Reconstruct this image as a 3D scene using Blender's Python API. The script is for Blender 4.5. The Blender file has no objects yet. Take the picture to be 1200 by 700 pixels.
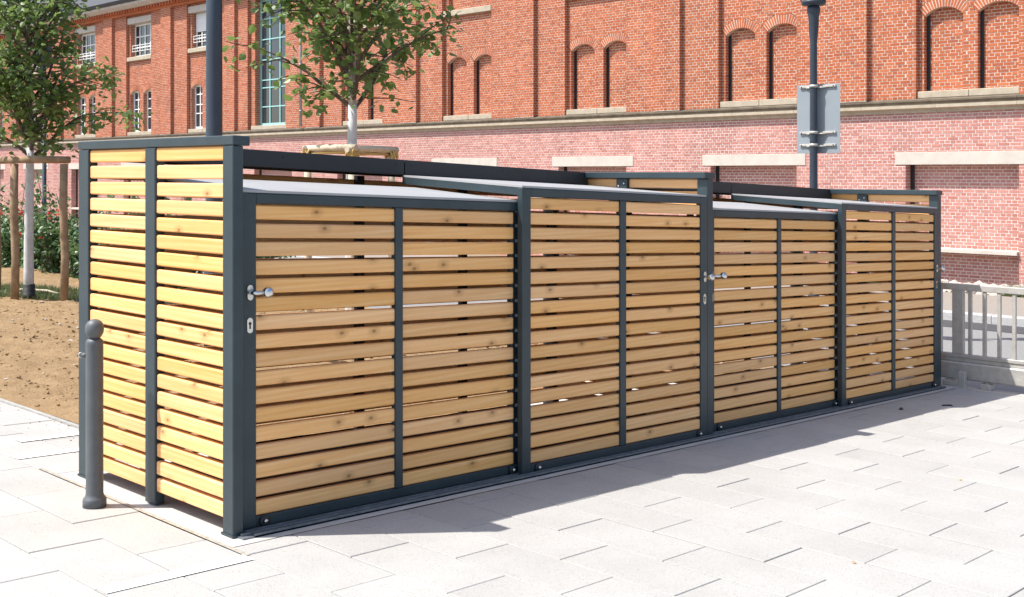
import bpy, math, random
import numpy as np
from mathutils import Vector, Matrix
R = math.radians
sc = bpy.context.scene
COL = sc.collection
# ------------------------------------------------------------------ camera, sky, sun, exposure
CAM_Z = 1.65
cd = bpy.data.cameras.new("camera"); cam = bpy.data.objects.new("camera", cd); COL.objects.link(cam)
cam.location = (0, 0, CAM_Z); cam.rotation_euler = (R(90), 0, R(44.08 - 90))
cd.sensor_width = 36; cd.lens = 1333 / 1200 * 36; cd.shift_y = -147 / 1200; cd.clip_start = .05; cd.clip_end = 2000
sc.camera = cam
SUN = Vector((1.0, -.69, -1.86)).normalized()          # the way the light travels
EL = math.asin(-SUN.z); AZ = math.atan2(-SUN.x, -SUN.y)
w = bpy.data.worlds.new("World"); sc.world = w; w.use_nodes = True
nt = w.node_tree; nt.nodes.clear()
sky = nt.nodes.new('ShaderNodeTexSky'); sky.sky_type = 'NISHITA'; sky.sun_disc = False
sky.sun_elevation = EL; sky.sun_rotation = AZ; sky.air_density = 1.0; sky.dust_density = 1.8; sky.ozone_density = 1.2
bg = nt.nodes.new('ShaderNodeBackground'); bg.inputs['Strength'].default_value = .148
wo = nt.nodes.new('ShaderNodeOutputWorld'); nt.links.new(sky.outputs[0], bg.inputs[0]); nt.links.new(bg.outputs[0], wo.inputs[0])
ld = bpy.data.lights.new("sun", 'SUN'); ld.energy = 4.6; ld.angle = R(.5); ld.color = (1, .965, .91)
lo = bpy.data.objects.new("sun", ld); COL.objects.link(lo); lo.rotation_euler = SUN.to_track_quat('-Z', 'Y').to_euler(); lo.location = (-8, 6, 15)
sc.view_settings.view_transform = 'Standard'; sc.view_settings.look = 'None'; sc.view_settings.gamma = 1
sc.view_settings.exposure = .72; sc.view_settings.use_curve_mapping = False
sc.render.engine = 'CYCLES'

X0, Y0, S = 2.815, 4.481, .0443        # the shelter's near corner on the ground, and the fall of the ground along X
def gz(x): return -S * (x - X0)
_a = R(44.08); FW = (math.cos(_a), math.sin(_a)); RT = (math.sin(_a), -math.cos(_a))
def proj(x, y, z):                      # where a point shows in the 1200 x 700 photograph (only to choose what is in view)
    d = x * FW[0] + y * FW[1]; l = x * RT[0] + y * RT[1]
    return (600 + 1333 * l / d, 203 - 1333 * (z - CAM_Z) / d, d)
rng = np.random.default_rng(5); random.seed(5)

# ------------------------------------------------------------------ materials
def nn(t, typ, **k):
    n = t.nodes.new(typ)
    for a, v in k.items():
        if a in n.inputs: n.inputs[a].default_value = v
        else: setattr(n, a, v)
    return n
def new_mat(name):
    m = bpy.data.materials.new(name); m.use_nodes = True
    t = m.node_tree; b = t.nodes['Principled BSDF']; return m, t, b
def L(t, a, b): t.links.new(a, b)
def ramp(t, fac, stops):
    r = t.nodes.new('ShaderNodeValToRGB'); e = r.color_ramp.elements
    while len(e) < len(stops): e.new(.5)
    for i, (p, c) in enumerate(stops): e[i].position = p; e[i].color = (*c, 1) if len(c) == 3 else c
    if fac is not None: L(t, fac, r.inputs[0])
    return r
def mixc(t, fac, a, b, mode='MIX'):
    m = t.nodes.new('ShaderNodeMix'); m.data_type = 'RGBA'; m.blend_type = mode
    for s, v in ((m.inputs[0], fac), (m.inputs[6], a), (m.inputs[7], b)):
        if hasattr(v, 'links'): L(t, v, s)
        elif isinstance(v, tuple): s.default_value = (*v, 1)
        else: s.default_value = v
    return m.outputs[2]
def math_n(t, op, a, b=0.):
    m = t.nodes.new('ShaderNodeMath'); m.operation = op
    for i, v in enumerate((a, b)):
        if hasattr(v, 'links'): L(t, v, m.inputs[i])
        else: m.inputs[i].default_value = v
    return m.outputs[0]
def coords(t, kind='Object', scale=(1, 1, 1), rnd=None):
    tc = t.nodes.new('ShaderNodeTexCoord'); mp = t.nodes.new('ShaderNodeMapping'); L(t, tc.outputs[kind], mp.inputs[0])
    mp.inputs['Scale'].default_value = scale
    if rnd is not None:
        cx = t.nodes.new('ShaderNodeCombineXYZ'); s = math_n(t, 'MULTIPLY', rnd, 37.)
        L(t, s, cx.inputs[0]); L(t, s, cx.inputs[1]); L(t, s, cx.inputs[2]); L(t, cx.outputs[0], mp.inputs['Location'])
    return mp.outputs[0]
def geo_pos(t, scale=(1, 1, 1)):
    g = t.nodes.new('ShaderNodeNewGeometry'); mp = t.nodes.new('ShaderNodeMapping'); L(t, g.outputs['Position'], mp.inputs[0])
    mp.inputs['Scale'].default_value = scale; return mp.outputs[0]
def noise(t, vec, scale, detail=4, rough=.6):
    n = t.nodes.new('ShaderNodeTexNoise'); n.inputs['Scale'].default_value = scale; n.inputs['Detail'].default_value = detail
    n.inputs['Roughness'].default_value = rough; L(t, vec, n.inputs['Vector']); return n.outputs['Fac']
def bump(t, b, h, strength=.3, dist=.01):
    n = t.nodes.new('ShaderNodeBump'); n.inputs['Strength'].default_value = strength; n.inputs['Distance'].default_value = dist
    L(t, h, n.inputs['Height']); L(t, n.outputs[0], b.inputs['Normal'])
def simple(name, c1, c2, scale=6, rough=.6, metal=0., bs=0., bscale=60, spec=.5):
    m, t, b = new_mat(name); v = geo_pos(t)
    n = noise(t, v, scale, 6); r = ramp(t, n, [(.3, c1), (.7, c2)]); L(t, r.outputs[0], b.inputs['Base Color'])
    b.inputs['Roughness'].default_value = rough; b.inputs['Metallic'].default_value = metal
    b.inputs['Specular IOR Level'].default_value = spec
    if bs: bump(t, b, noise(t, v, bscale, 6), bs)
    return m
M = {}
M['steel'] = simple('anthracite_steel', (.017, .031, .038), (.028, .045, .053), 5, .40)
M['steel_dark'] = simple('dark_steel', (.010, .012, .015), (.014, .017, .021), 9, .5)
M['bollard'] = simple('cast_iron_paint', (.075, .083, .088), (.095, .103, .108), 14, .5, bs=.12, bscale=260)
M['pole'] = simple('pole_paint', (.022, .033, .050), (.03, .043, .062), 4, .45)
M['inox'] = simple('stainless', (.6, .59, .57), (.68, .67, .65), 30, .22, 1.)
M['alu'] = simple('brushed_aluminium', (.52, .54, .56), (.6, .61, .62), 20, .42, .6)
M['track'] = simple('track_metal', (.13, .14, .15), (.22, .23, .24), 25, .5, .3)
M['galv'] = simple('galvanised_steel', (.40, .385, .35), (.52, .50, .46), 16, .55, .35, .1)
M['signback'] = simple('sign_sheet', (.24, .28, .31), (.275, .31, .34), 3, .5, .2)
M['roofsheet'] = simple('roof_sheet', (.315, .31, .305), (.36, .355, .35), 2.5, .5)
M['stone'] = simple('sandstone', (.34, .285, .205), (.45, .385, .295), 5, .85, bs=.25, bscale=40)
M['stone_w'] = simple('pale_stone', (.45, .405, .345), (.53, .485, .425), 3, .85, bs=.15, bscale=50)
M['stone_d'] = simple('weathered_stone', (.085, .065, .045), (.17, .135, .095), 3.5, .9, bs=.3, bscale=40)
M['mortar'] = simple('mortar', (.53, .41, .32), (.61, .49, .40), 8, .95, bs=.2)
M['mortar_w'] = simple('pale_mortar', (.62, .52, .48), (.69, .59, .55), 8, .95, bs=.2)
M['white'] = simple('white_paint', (.72, .72, .70), (.78, .78, .76), 3, .5)
M['teal'] = simple('teal_paint', (.26, .50, .48), (.32, .56, .53), 3, .5)
M['rooftile'] = simple('roof_slate', (.035, .035, .04), (.06, .06, .065), 8, .7)
M['zinc'] = simple('zinc_pipe', (.30, .31, .33), (.38, .39, .41), 8, .5, .5)
M['concrete'] = simple('footing_concrete', (.42, .405, .375), (.52, .50, .465), 7, .9, bs=.25, bscale=90)
M['floor_shade'] = simple('shade_dark_floor', (.035, .034, .034), (.06, .06, .06), 12, .9, bs=.3, bscale=90)  # shade inside the shelter, put into the floor colour
M['line'] = simple('white_line', (.84, .84, .83), (.88, .88, .87), 20, .7, bs=.1, bscale=200)
M['asphalt'] = simple('asphalt', (.19, .188, .18), (.24, .237, .23), 30, .9, bs=.4, bscale=120)
M['asphalt_d'] = simple('dark_asphalt', (.045, .046, .05), (.07, .07, .072), 30, .9, bs=.4, bscale=120)
M['walk'] = simple('sidewalk', (.225, .20, .17), (.28, .25, .215), 12, .9, bs=.2, bscale=80)
M['kerb'] = simple('kerb_granite', (.34, .33, .32), (.45, .44, .42), 25, .8, bs=.2, bscale=80)
M['joint'] = simple('joint_sand', (.22, .19, .145), (.32, .285, .23), 30, .95, bs=.3, bscale=200)
M['grit'] = simple('gritty_joint', (.24, .21, .17), (.46, .42, .35), 60, .95, bs=.5, bscale=150)
M['stake'] = simple('stake_wood', (.19, .115, .06), (.36, .25, .15), 7, .85, bs=.3, bscale=60)
M['stake_pale'] = simple('stake_wood_pale', (.42, .34, .23), (.62, .53, .40), 9, .85, bs=.3, bscale=60)
M['rope'] = simple('coir_rope', (.42, .27, .08), (.58, .40, .15), 40, .95, bs=.5, bscale=200)
M['bark'] = simple('bark', (.24, .21, .165), (.42, .38, .31), 14, .9, bs=.5, bscale=70)
M['twig'] = simple('twig_bark', (.07, .05, .035), (.12, .09, .065), 14, .9)
M['limewash'] = simple('limewash', (.48, .48, .47), (.60, .60, .59), 12, .9, bs=.4, bscale=60)
M['black'] = simple('black_plastic', (.012, .012, .013), (.022, .022, .022), 30, .6)
M['ground'] = simple('dry_ground', (.17, .135, .09), (.26, .21, .15), 3, .95, bs=.4, bscale=40)
M['rock'] = simple('field_stone', (.30, .26, .22), (.52, .47, .41), 5, .9, bs=.3, bscale=60)
M['hose'] = simple('tan_hose', (.55, .46, .33), (.62, .53, .40), 5, .7)
M['shade_in'] = simple('blind_cloth', (.62, .62, .62), (.70, .70, .70), 3, .8)
M['lampglass'] = simple('lamp_glass', (.55, .57, .58), (.6, .62, .63), 3, .15)

def glass_mat():
    m, t, b = new_mat('window_glass'); b.inputs['Base Color'].default_value = (.028, .034, .042, 1)
    b.inputs['Roughness'].default_value = .06; b.inputs['Specular IOR Level'].default_value = .8; return m
M['glass'] = glass_mat()

def wood_mat():
    m, t, b = new_mat('larch_slat'); oi = t.nodes.new('ShaderNodeObjectInfo'); rnd = oi.outputs['Random']
    v = coords(t, 'Object', (1.1, 26, 34), rnd)
    g = noise(t, v, 1.6, 6, .62)
    v2 = coords(t, 'Object', (.55, 9, 13), rnd); n2 = t.nodes.new('ShaderNodeTexWave'); n2.wave_type = 'BANDS'; n2.bands_direction = 'Z'
    n2.inputs['Scale'].default_value = .9; n2.inputs['Distortion'].default_value = 5.; n2.inputs['Detail'].default_value = 2.; n2.inputs['Detail Scale'].default_value = .6
    L(t, v2, n2.inputs['Vector'])
    c = ramp(t, g, [(.28, (.77, .395, .145)), (.5, (.85, .47, .195)), (.74, (.89, .55, .265))]).outputs[0]
    c = mixc(t, math_n(t, 'MULTIPLY', math_n(t, 'SUBTRACT', 1., n2.outputs['Fac']), .25), c, (.68, .33, .10))
    # knots: sparse cells along the slat, with a swirl round each
    v3 = coords(t, 'Object', (1, 1, 1)); sx = t.nodes.new('ShaderNodeSeparateXYZ'); L(t, v3, sx.inputs[0]); cv = t.nodes.new('ShaderNodeCombineXYZ')
    kx = math_n(t, 'MULTIPLY_ADD', sx.outputs[0], 4.4); L(t, math_n(t, 'MULTIPLY', rnd, 61.), kx.node.inputs[2]); L(t, kx, cv.inputs[0])
    kz = math_n(t, 'MULTIPLY_ADD', sx.outputs[2], 7.); L(t, math_n(t, 'MULTIPLY', rnd, 43.), kz.node.inputs[2]); L(t, kz, cv.inputs[1])
    vo = t.nodes.new('ShaderNodeTexVoronoi'); vo.voronoi_dimensions = '2D'; vo.inputs['Scale'].default_value = 1.; L(t, cv.outputs[0], vo.inputs['Vector'])
    sp = t.nodes.new('ShaderNodeSeparateColor'); L(t, vo.outputs['Color'], sp.inputs[0]); sel = math_n(t, 'LESS_THAN', sp.outputs[0], .25)
    k1 = ramp(t, vo.outputs['Distance'], [(.03, (1, 1, 1)), (.075, (0, 0, 0))]).outputs[0]
    k2 = ramp(t, vo.outputs['Distance'], [(.06, (1, 1, 1)), (.24, (0, 0, 0))]).outputs[0]
    c = mixc(t, math_n(t, 'MULTIPLY', math_n(t, 'MULTIPLY', k2, sel), .42), c, (.33, .155, .05))
    c = mixc(t, math_n(t, 'MULTIPLY', math_n(t, 'MULTIPLY', k1, sel), .60), c, (.14, .06, .022))
    hs = t.nodes.new('ShaderNodeHueSaturation'); L(t, c, hs.inputs['Color'])
    L(t, math_n(t, 'MULTIPLY_ADD', rnd, .20), hs.inputs['Value'])
    hs.inputs['Value'].links[0].from_node.inputs[2].default_value = .89
    r2 = math_n(t, 'FRACT', math_n(t, 'MULTIPLY', rnd, 17.3)); sa = math_n(t, 'MULTIPLY_ADD', r2, .12); sa.node.inputs[2].default_value = .95
    L(t, sa, hs.inputs['Saturation'])
    L(t, hs.outputs[0], b.inputs['Base Color']); b.inputs['Roughness'].default_value = .62; b.inputs['Specular IOR Level'].default_value = .3
    bump(t, b, g, .12, .004); return m
M['wood'] = wood_mat()

def brick_mat(name, cols, src):
    m, t, b = new_mat(name)
    if src == 'island': g = t.nodes.new('ShaderNodeNewGeometry'); rnd = g.outputs['Random Per Island']
    else: g = t.nodes.new('ShaderNodeObjectInfo'); rnd = g.outputs['Random']
    n = len(cols); r = ramp(t, rnd, [(i / (n - 1), c) for i, c in enumerate(cols)])
    v = geo_pos(t); big = noise(t, v, .55, 5); fine = noise(t, v, 22, 5)
    hs = t.nodes.new('ShaderNodeHueSaturation'); L(t, r.outputs[0], hs.inputs['Color'])
    k = math_n(t, 'MULTIPLY_ADD', fine, .5); k.node.inputs[2].default_value = .62
    k2 = math_n(t, 'MULTIPLY_ADD', big, .5); k2.node.inputs[2].default_value = .76
    stv = geo_pos(t, (1, 1.6, .13)); stn = ramp(t, noise(t, stv, 1.3, 6, .7), [(.38, (.87, .87, .87)), (.58, (1, 1, 1))]).outputs[0]
    L(t, math_n(t, 'MULTIPLY', math_n(t, 'MULTIPLY', k, k2), stn), hs.inputs['Value']); L(t, hs.outputs[0], b.inputs['Base Color'])
    b.inputs['Roughness'].default_value = .9; b.inputs['Specular IOR Level'].default_value = .2; bump(t, b, fine, .3, .006); return m
RED = [(0.389, 0.099, 0.044), (0.461, 0.128, 0.056), (0.493, 0.143, 0.062), (0.475, 0.134, 0.06), (0.526, 0.17, 0.075), (0.441, 0.113, 0.049), (0.487, 0.143, 0.063), (0.349, 0.105, 0.063)]
PINK = [(0.454, 0.189, 0.149), (0.53, 0.241, 0.194), (0.558, 0.268, 0.218), (0.501, 0.219, 0.176), (0.576, 0.296, 0.241), (0.53, 0.238, 0.197), (0.471, 0.187, 0.143), (0.547, 0.261, 0.216)]
M['red_i'] = brick_mat('red_brick', RED, 'island'); M['red_o'] = brick_mat('red_brick_single', RED, 'object')
M['pink_i'] = brick_mat('pink_brick', PINK, 'island'); M['pink_o'] = brick_mat('pink_brick_single', PINK, 'object')

def paving_mat(name, src):
    m, t, b = new_mat(name)
    if src == 'island': g = t.nodes.new('ShaderNodeNewGeometry'); rnd = g.outputs['Random Per Island']
    else: g = t.nodes.new('ShaderNodeObjectInfo'); rnd = g.outputs['Random']
    v = geo_pos(t)
    a = ramp(t, noise(t, v, 2.2, 6), [(.3, (.356, .345, .324)), (.7, (.406, .395, .372))]).outputs[0]
    sp = ramp(t, noise(t, v, 130, 3, .7), [(.36, (.72, .71, .69)), (.46, (1, 1, 1)), (.62, (1, 1, 1)), (.72, (1.06, 1.06, 1.06))]).outputs[0]
    a = mixc(t, 1., a, sp, 'MULTIPLY')
    st = ramp(t, noise(t, v, 3.1, 8, .7), [(.60, (0, 0, 0)), (.80, (1, 1, 1))]).outputs[0]
    a = mixc(t, math_n(t, 'MULTIPLY', st, .22), a, (.42, .36, .28))
    vo = t.nodes.new('ShaderNodeTexVoronoi'); vo.inputs['Scale'].default_value = 26; L(t, v, vo.inputs['Vector'])
    pit = ramp(t, vo.outputs['Distance'], [(.06, (1, 1, 1)), (.10, (0, 0, 0))]).outputs[0]
    a = mixc(t, math_n(t, 'MULTIPLY', pit, .45), a, (.30, .27, .24))
    hs = t.nodes.new('ShaderNodeHueSaturation'); L(t, a, hs.inputs['Color'])
    k = math_n(t, 'MULTIPLY_ADD', rnd, .08); k.node.inputs[2].default_value = .95; L(t, k, hs.inputs['Value'])
    L(t, hs.outputs[0], b.inputs['Base Color']); b.inputs['Roughness'].default_value = .85; b.inputs['Specular IOR Level'].default_value = .3
    bump(t, b, noise(t, v, 160, 4), .18, .003); return m
M['pave_i'] = paving_mat('paving_concrete', 'island'); M['pave_o'] = paving_mat('paving_concrete_single', 'object')

def soil_mat():
    m, t, b = new_mat('loose_soil'); v = geo_pos(t)
    a = ramp(t, noise(t, v, 5, 10, .72), [(.28, (.20, .125, .058)), (.5, (.31, .205, .105)), (.72, (.41, .29, .165))]).outputs[0]
    a = mixc(t, .35, a, ramp(t, noise(t, v, 60, 6, .7), [(.3, (.10, .06, .03)), (.7, (.42, .30, .18))]).outputs[0])
    L(t, a, b.inputs['Base Color']); b.inputs['Roughness'].default_value = .95; b.inputs['Specular IOR Level'].default_value = .1
    bump(t, b, noise(t, v, 34, 8, .7), .8, .03); return m
M['soil'] = soil_mat()
def leaf_mat(name, cols, tr):
    m, t, b = new_mat(name); g = t.nodes.new('ShaderNodeNewGeometry')
    r = ramp(t, g.outputs['Random Per Island'], [(i / (len(cols) - 1), c) for i, c in enumerate(cols)])
    L(t, r.outputs[0], b.inputs['Base Color']); b.inputs['Roughness'].default_value = .42; b.inputs['Specular IOR Level'].default_value = .45
    tl = t.nodes.new('ShaderNodeBsdfTranslucent'); hs = t.nodes.new('ShaderNodeHueSaturation'); hs.inputs['Hue'].default_value = .485
    hs.inputs['Value'].default_value = 1.5; L(t, r.outputs[0], hs.inputs['Color']); L(t, hs.outputs[0], tl.inputs[0])
    mx = t.nodes.new('ShaderNodeMixShader'); mx.inputs[0].default_value = tr
    L(t, b.outputs[0], mx.inputs[1]); L(t, tl.outputs[0], mx.inputs[2]); L(t, mx.outputs[0], t.nodes['Material Output'].inputs[0]); return m
M['leaf'] = leaf_mat('linden_leaf', [(.08, .138, .032), (.112, .18, .046), (.145, .22, .062), (.095, .165, .04), (.20, .275, .095)], .40)
M['shrub'] = leaf_mat('shrub_leaf', [(.045, .098, .034), (.07, .14, .048), (.10, .175, .066), (.07, .135, .04), (.145, .205, .09)], .28)
M['grass'] = leaf_mat('grass_blade', [(.07, .11, .03), (.10, .15, .05), (.17, .17, .075), (.08, .12, .04)], .3)
M['flower'] = leaf_mat('red_petal', [(.45, .06, .035), (.55, .12, .06), (.5, .14, .07)], .3)

# ------------------------------------------------------------------ mesh helpers
class MB:
    def __init__(s): s.v = []; s.f = []; s.sm = []
    def add(s, vs, fs, smooth=False):
        o = len(s.v); s.v += [tuple(p) for p in vs]; s.f += [tuple(i + o for i in f) for f in fs]; s.sm += [smooth] * len(fs); return s
    def box(s, x0, x1, y0, y1, z0, z1):
        return s.add([(x0, y0, z0), (x1, y0, z0), (x1, y1, z0), (x0, y1, z0), (x0, y0, z1), (x1, y0, z1), (x1, y1, z1), (x0, y1, z1)],
                     [(0, 3, 2, 1), (4, 5, 6, 7), (0, 1, 5, 4), (1, 2, 6, 5), (2, 3, 7, 6), (3, 0, 4, 7)])
    def cbox(s, x0, x1, y0, y1, z0, z1, c=.004):     # box with every edge chamfered
        P = []
        idx = {}
        xs, ys, zs = (x0, x1), (y0, y1), (z0, z1)
        for i in (0, 1):
            for j in (0, 1):
                for k in (0, 1):
                    sx, sy, sz = (1, -1)[i], (1, -1)[j], (1, -1)[k]
                    for ax in range(3):
                        p = [xs[i] + (sx * c if ax != 0 else 0), ys[j] + (sy * c if ax != 1 else 0), zs[k] + (sz * c if ax != 2 else 0)]
                        idx[(i, j, k, ax)] = len(P); P.append(p)
        F = []
        g = lambda i, j, k, a: idx[(i, j, k, a)]
        for i in (0, 1):
            F.append([g(i, 0, 0, 0), g(i, 1, 0, 0), g(i, 1, 1, 0), g(i, 0, 1, 0)]); F.append([g(0, i, 0, 1), g(1, i, 0, 1), g(1, i, 1, 1), g(0, i, 1, 1)])
            F.append([g(0, 0, i, 2), g(1, 0, i, 2), g(1, 1, i, 2), g(0, 1, i, 2)])
        for a in (0, 1):
            for b_ in (0, 1):
                F.append([g(0, a, b_, 1), g(1, a, b_, 1), g(1, a, b_, 2), g(0, a, b_, 2)])
                F.append([g(a, 0, b_, 0), g(a, 1, b_, 0), g(a, 1, b_, 2), g(a, 0, b_, 2)])
                F.append([g(a, b_, 0, 0), g(a, b_, 1, 0), g(a, b_, 1, 1), g(a, b_, 0, 1)])
        for i in (0, 1):
            for j in (0, 1):
                for k in (0, 1): F.append([g(i, j, k, 0), g(i, j, k, 1), g(i, j, k, 2)])
        cen = np.array([(x0 + x1) / 2, (y0 + y1) / 2, (z0 + z1) / 2]); A = np.array(P)
        out = []
        for f in F:
            n = np.cross(A[f[1]] - A[f[0]], A[f[2]] - A[f[0]])
            if np.dot(n, A[f].mean(0) - cen) < 0: f = f[::-1]
            out.append(tuple(f))
        return s.add(P, out)
    def tube(s, pts, rad, n=10, cap=True, smooth=True):
        pts = [Vector(p) for p in pts]; rad = rad if hasattr(rad, '__len__') else [rad] * len(pts)
        V = []; up = None
        for i, p in enumerate(pts):
            d = (pts[min(i + 1, len(pts) - 1)] - pts[max(i - 1, 0)]).normalized()
            if up is None: up = Vector((0, 0, 1)) if abs(d.z) < .9 else Vector((1, 0, 0))
            a = d.cross(up).normalized(); b = a.cross(d).normalized(); up = b
            for k in range(n):
                t = 2 * math.pi * k / n; V.append(p + (a * math.cos(t) + b * math.sin(t)) * rad[i])
        F = []
        for i in range(len(pts) - 1):
            for k in range(n): F.append((i * n + k, i * n + (k + 1) % n, (i + 1) * n + (k + 1) % n, (i + 1) * n + k))
        s.add(V, F, smooth)
        if cap:
            o = len(s.v) - len(V); s.f += [tuple(o + k for k in range(n))[::-1], tuple(o + (len(pts) - 1) * n + k for k in range(n))]; s.sm += [False, False]
        return s
    def lathe(s, prof, c=(0, 0, 0), n=24, axis='z', smooth=True):
        V = []
        for r, h in prof:
            for k in range(n):
                t = 2 * math.pi * k / n; a, b = r * math.cos(t), r * math.sin(t)
                V.append({'z': (c[0] + a, c[1] + b, c[2] + h), 'y': (c[0] + a, c[1] - h, c[2] + b), 'x': (c[0] + h, c[1] + a, c[2] + b)}[axis])
        F = []
        for i in range(len(prof) - 1):
            for k in range(n): F.append((i * n + k, i * n + (k + 1) % n, (i + 1) * n + (k + 1) % n, (i + 1) * n + k))
        F += [tuple(range(n))[::-1], tuple((len(prof) - 1) * n + k for k in range(n))]
        return s.add(V, F, smooth)
    def prism(s, prof, axis, a, b):                   # closed outline swept along an axis; prof in the two other coordinates
        n = len(prof); V = []
        for t in (a, b):
            for p, q in prof: V.append({'x': (t, p, q), 'y': (p, t, q), 'z': (p, q, t)}[axis])
        F = [tuple(range(n))[::-1], tuple(range(n, 2 * n))] + [(i, (i + 1) % n, n + (i + 1) % n, n + i) for i in range(n)]
        return s.add(V, F)
    def shear(s, x_ref=0.): s.v = [(x, y, z - S * (x - x_ref)) for x, y, z in s.v]; return s
    def mesh(s, name, mat):
        m = bpy.data.meshes.new(name); m.from_pydata(s.v, [], s.f); m.polygons.foreach_set('use_smooth', s.sm); m.materials.append(M[mat]); m.update()
        return m
    def build(s, name, mat, parent=None, loc=(0, 0, 0)): return put(name, s.mesh(name, mat), parent, loc)
def put(name, me, parent=None, loc=(0, 0, 0), rz=0.):
    o = bpy.data.objects.new(name, me); COL.objects.link(o); o.location = loc; o.rotation_euler = (0, 0, rz)
    if parent is not None: o.parent = parent
    return o
def raw(name, V, F, mat, parent=None, loc=(0, 0, 0), smooth=False):
    me = bpy.data.meshes.new(name); V = np.asarray(V, np.float32); F = np.asarray(F, np.int32)
    me.vertices.add(len(V)); me.vertices.foreach_set('co', V.ravel()); k = F.shape[1]
    me.loops.add(F.size); me.loops.foreach_set('vertex_index', F.ravel()); me.polygons.add(len(F))
    me.polygons.foreach_set('loop_start', np.arange(0, F.size, k, dtype=np.int32))
    me.polygons.foreach_set('use_smooth', np.full(len(F), smooth)); me.update(calc_edges=True); me.validate(); me.materials.append(M[mat])
    return put(name, me, parent, loc)
def empty(name, loc=(0, 0, 0)): 
    o = bpy.data.objects.new(name, None); COL.objects.link(o); o.location = loc; o.empty_display_size = .2; return o
def tag(o, label=None, cat=None, group=None, kind=None):
    for k, v in (('label', label), ('category', cat), ('group', group), ('kind', kind)):
        if v: o[k] = v
    return o
def sheet(name, mat, x0, x1, y0, y1, h, parent=None, nx=1, ny=1, kind='structure', label=None):
    V = []; F = []
    for j in range(ny + 1):
        for i in range(nx + 1):
            x = x0 + (x1 - x0) * i / nx; V.append((x, y0 + (y1 - y0) * j / ny, gz(x) + h))
    for j in range(ny):
        for i in range(nx): a = j * (nx + 1) + i; F.append((a, a + 1, a + nx + 2, a + nx + 1))
    o = raw(name, V, F, mat, parent)
    if kind: o['kind'] = kind
    return o

# ------------------------------------------------------------------ ground, road, pavement
sheet('ground', 'ground', -500, 700, -600, 700, -.06)
sheet('road', 'asphalt', 10.66, 18.0, -40, 110, -.045)
kb = empty('kerb', (18.0, 0, gz(18.0))); tag(kb, kind='structure')
m = MB().prism([(0, -.12), (.15, -.12), (.15, .10), (.03, .10), (0, .08)], 'y', 0, .99).mesh('kerb_stone', 'kerb')
for i in range(60): o = put('kerb_stone', m, kb, (0, -6 + i, 0))
sheet('dark_road_strip', 'asphalt_d', 16.85, 17.996, -40, 110, -.040)  # darker strip of roadway along the kerb
sheet('sidewalk', 'walk', 18.15, 23.4, -40, 110, .075)
sheet('verge', 'ground', 23.4, 26.6, -40, 110, .03)

pv = empty('pavement', (0, 0, 0)); tag(pv, kind='structure')
sheet('joint_bed', 'joint', -6, 2.715, -8, 26, -.016, pv, kind=None)
sheet('joint_bed', 'joint', 2.715, 10.44, -8, 4.36, -.016, pv, kind=None)
sheet('joint_bed', 'joint', 2.715, 3.385, 6.12, 26, -.016, pv, kind=None)
CW, SL, G = .335, .613, .0028
slabs = []
for ci in range(-24, 26):
    xa = 2.045 + ci * CW; xb = xa + CW
    off = 3.925 + (0 if ci % 2 else -.3065)            # half-bond: every other course steps by half a slab
    for k in range(-22, 36):
        ya = off + k * SL; yb = ya + SL
        segs = [(ya, yb)]
        if xb > 2.72:                                  # the strip the shelter stands on
            segs = []
            if ya < 4.36: segs.append((ya, min(yb, 4.36)))
            if yb > 6.12 and xb < 3.40: segs.append((max(ya, 6.12), yb))
        if xb > 10.45: continue
        for (a, b_) in segs:
            if b_ - a > .03 and a > -8 and b_ < 26 and xa > -6: slabs.append((xa + G, xb - G, a + G, b_ - G))
LINES = [(2.05, 2.71, 4.15, 4.235), (2.72, 3.14, 6.575, 6.66)]
def in_view(x, y, z, mrg=25): 
    p = proj(x, y, z); return p[2] > .5 and -mrg < p[0] < 1200 + mrg and -mrg < p[1] < 700 + mrg
vis, rest = [], []
for s_ in slabs:
    c = ((s_[0] + s_[1]) / 2, (s_[2] + s_[3]) / 2); q = c[0] > 2.9 and c[1] > 6.2 and proj(c[0], c[1], gz(c[0]))[0] > 92
    v = (not q) and any(in_view(x, y, gz(x), 2) for x in (s_[0], c[0], s_[1]) for y in (s_[2], c[1], s_[3])) 
    (vis if v else rest).append(s_)
def sz(s_):
    c = ((s_[0] + s_[1]) / 2, (s_[2] + s_[3]) / 2); d = proj(c[0], c[1], 0)[2]; return -(s_[1] - s_[0]) * (s_[3] - s_[2]) / max(d, .5) ** 3
vis.sort(key=sz); rest += vis[295:]; vis = vis[:295]
smesh = {}
def slab_verts(s_, h):
    lx, ly = s_[1] - s_[0], s_[3] - s_[2]; c = .0025
    m = MB(); m.add([(0, 0, -.03), (lx, 0, -.03), (lx, ly, -.03), (0, ly, -.03), (0, 0, -c), (lx, 0, -c), (lx, ly, -c), (0, ly, -c), (c, c, 0), (lx - c, c, 0), (lx - c, ly - c, 0), (c, ly - c, 0)],
          [(0, 1, 5, 4), (1, 2, 6, 5), (2, 3, 7, 6), (3, 0, 4, 7), (4, 5, 9, 8), (5, 6, 10, 9), (6, 7, 11, 10), (7, 4, 8, 11), (8, 9, 10, 11)])
    return m.shear()
for s_ in vis:
    k = (round(s_[1] - s_[0], 3), round(s_[3] - s_[2], 3))
    if k not in smesh: smesh[k] = slab_verts(s_, 0).mesh('paving_slab', 'pave_o')
    put('paving_slab', smesh[k], pv, (s_[0], s_[2], gz(s_[0]) + random.uniform(-.0015, .0015)))
V = []; F = []
for s_ in rest:
    m = slab_verts(s_, 0); o = len(V); h = gz(s_[0]) + random.uniform(-.0015, .0015)
    V += [(x + s_[0], y + s_[2], z + h) for x, y, z in m.v]; F += [tuple(i + o for i in f) for f in m.f]
tag(raw('paving_slab', V, F, 'pave_i', pv), kind='stuff')
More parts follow.
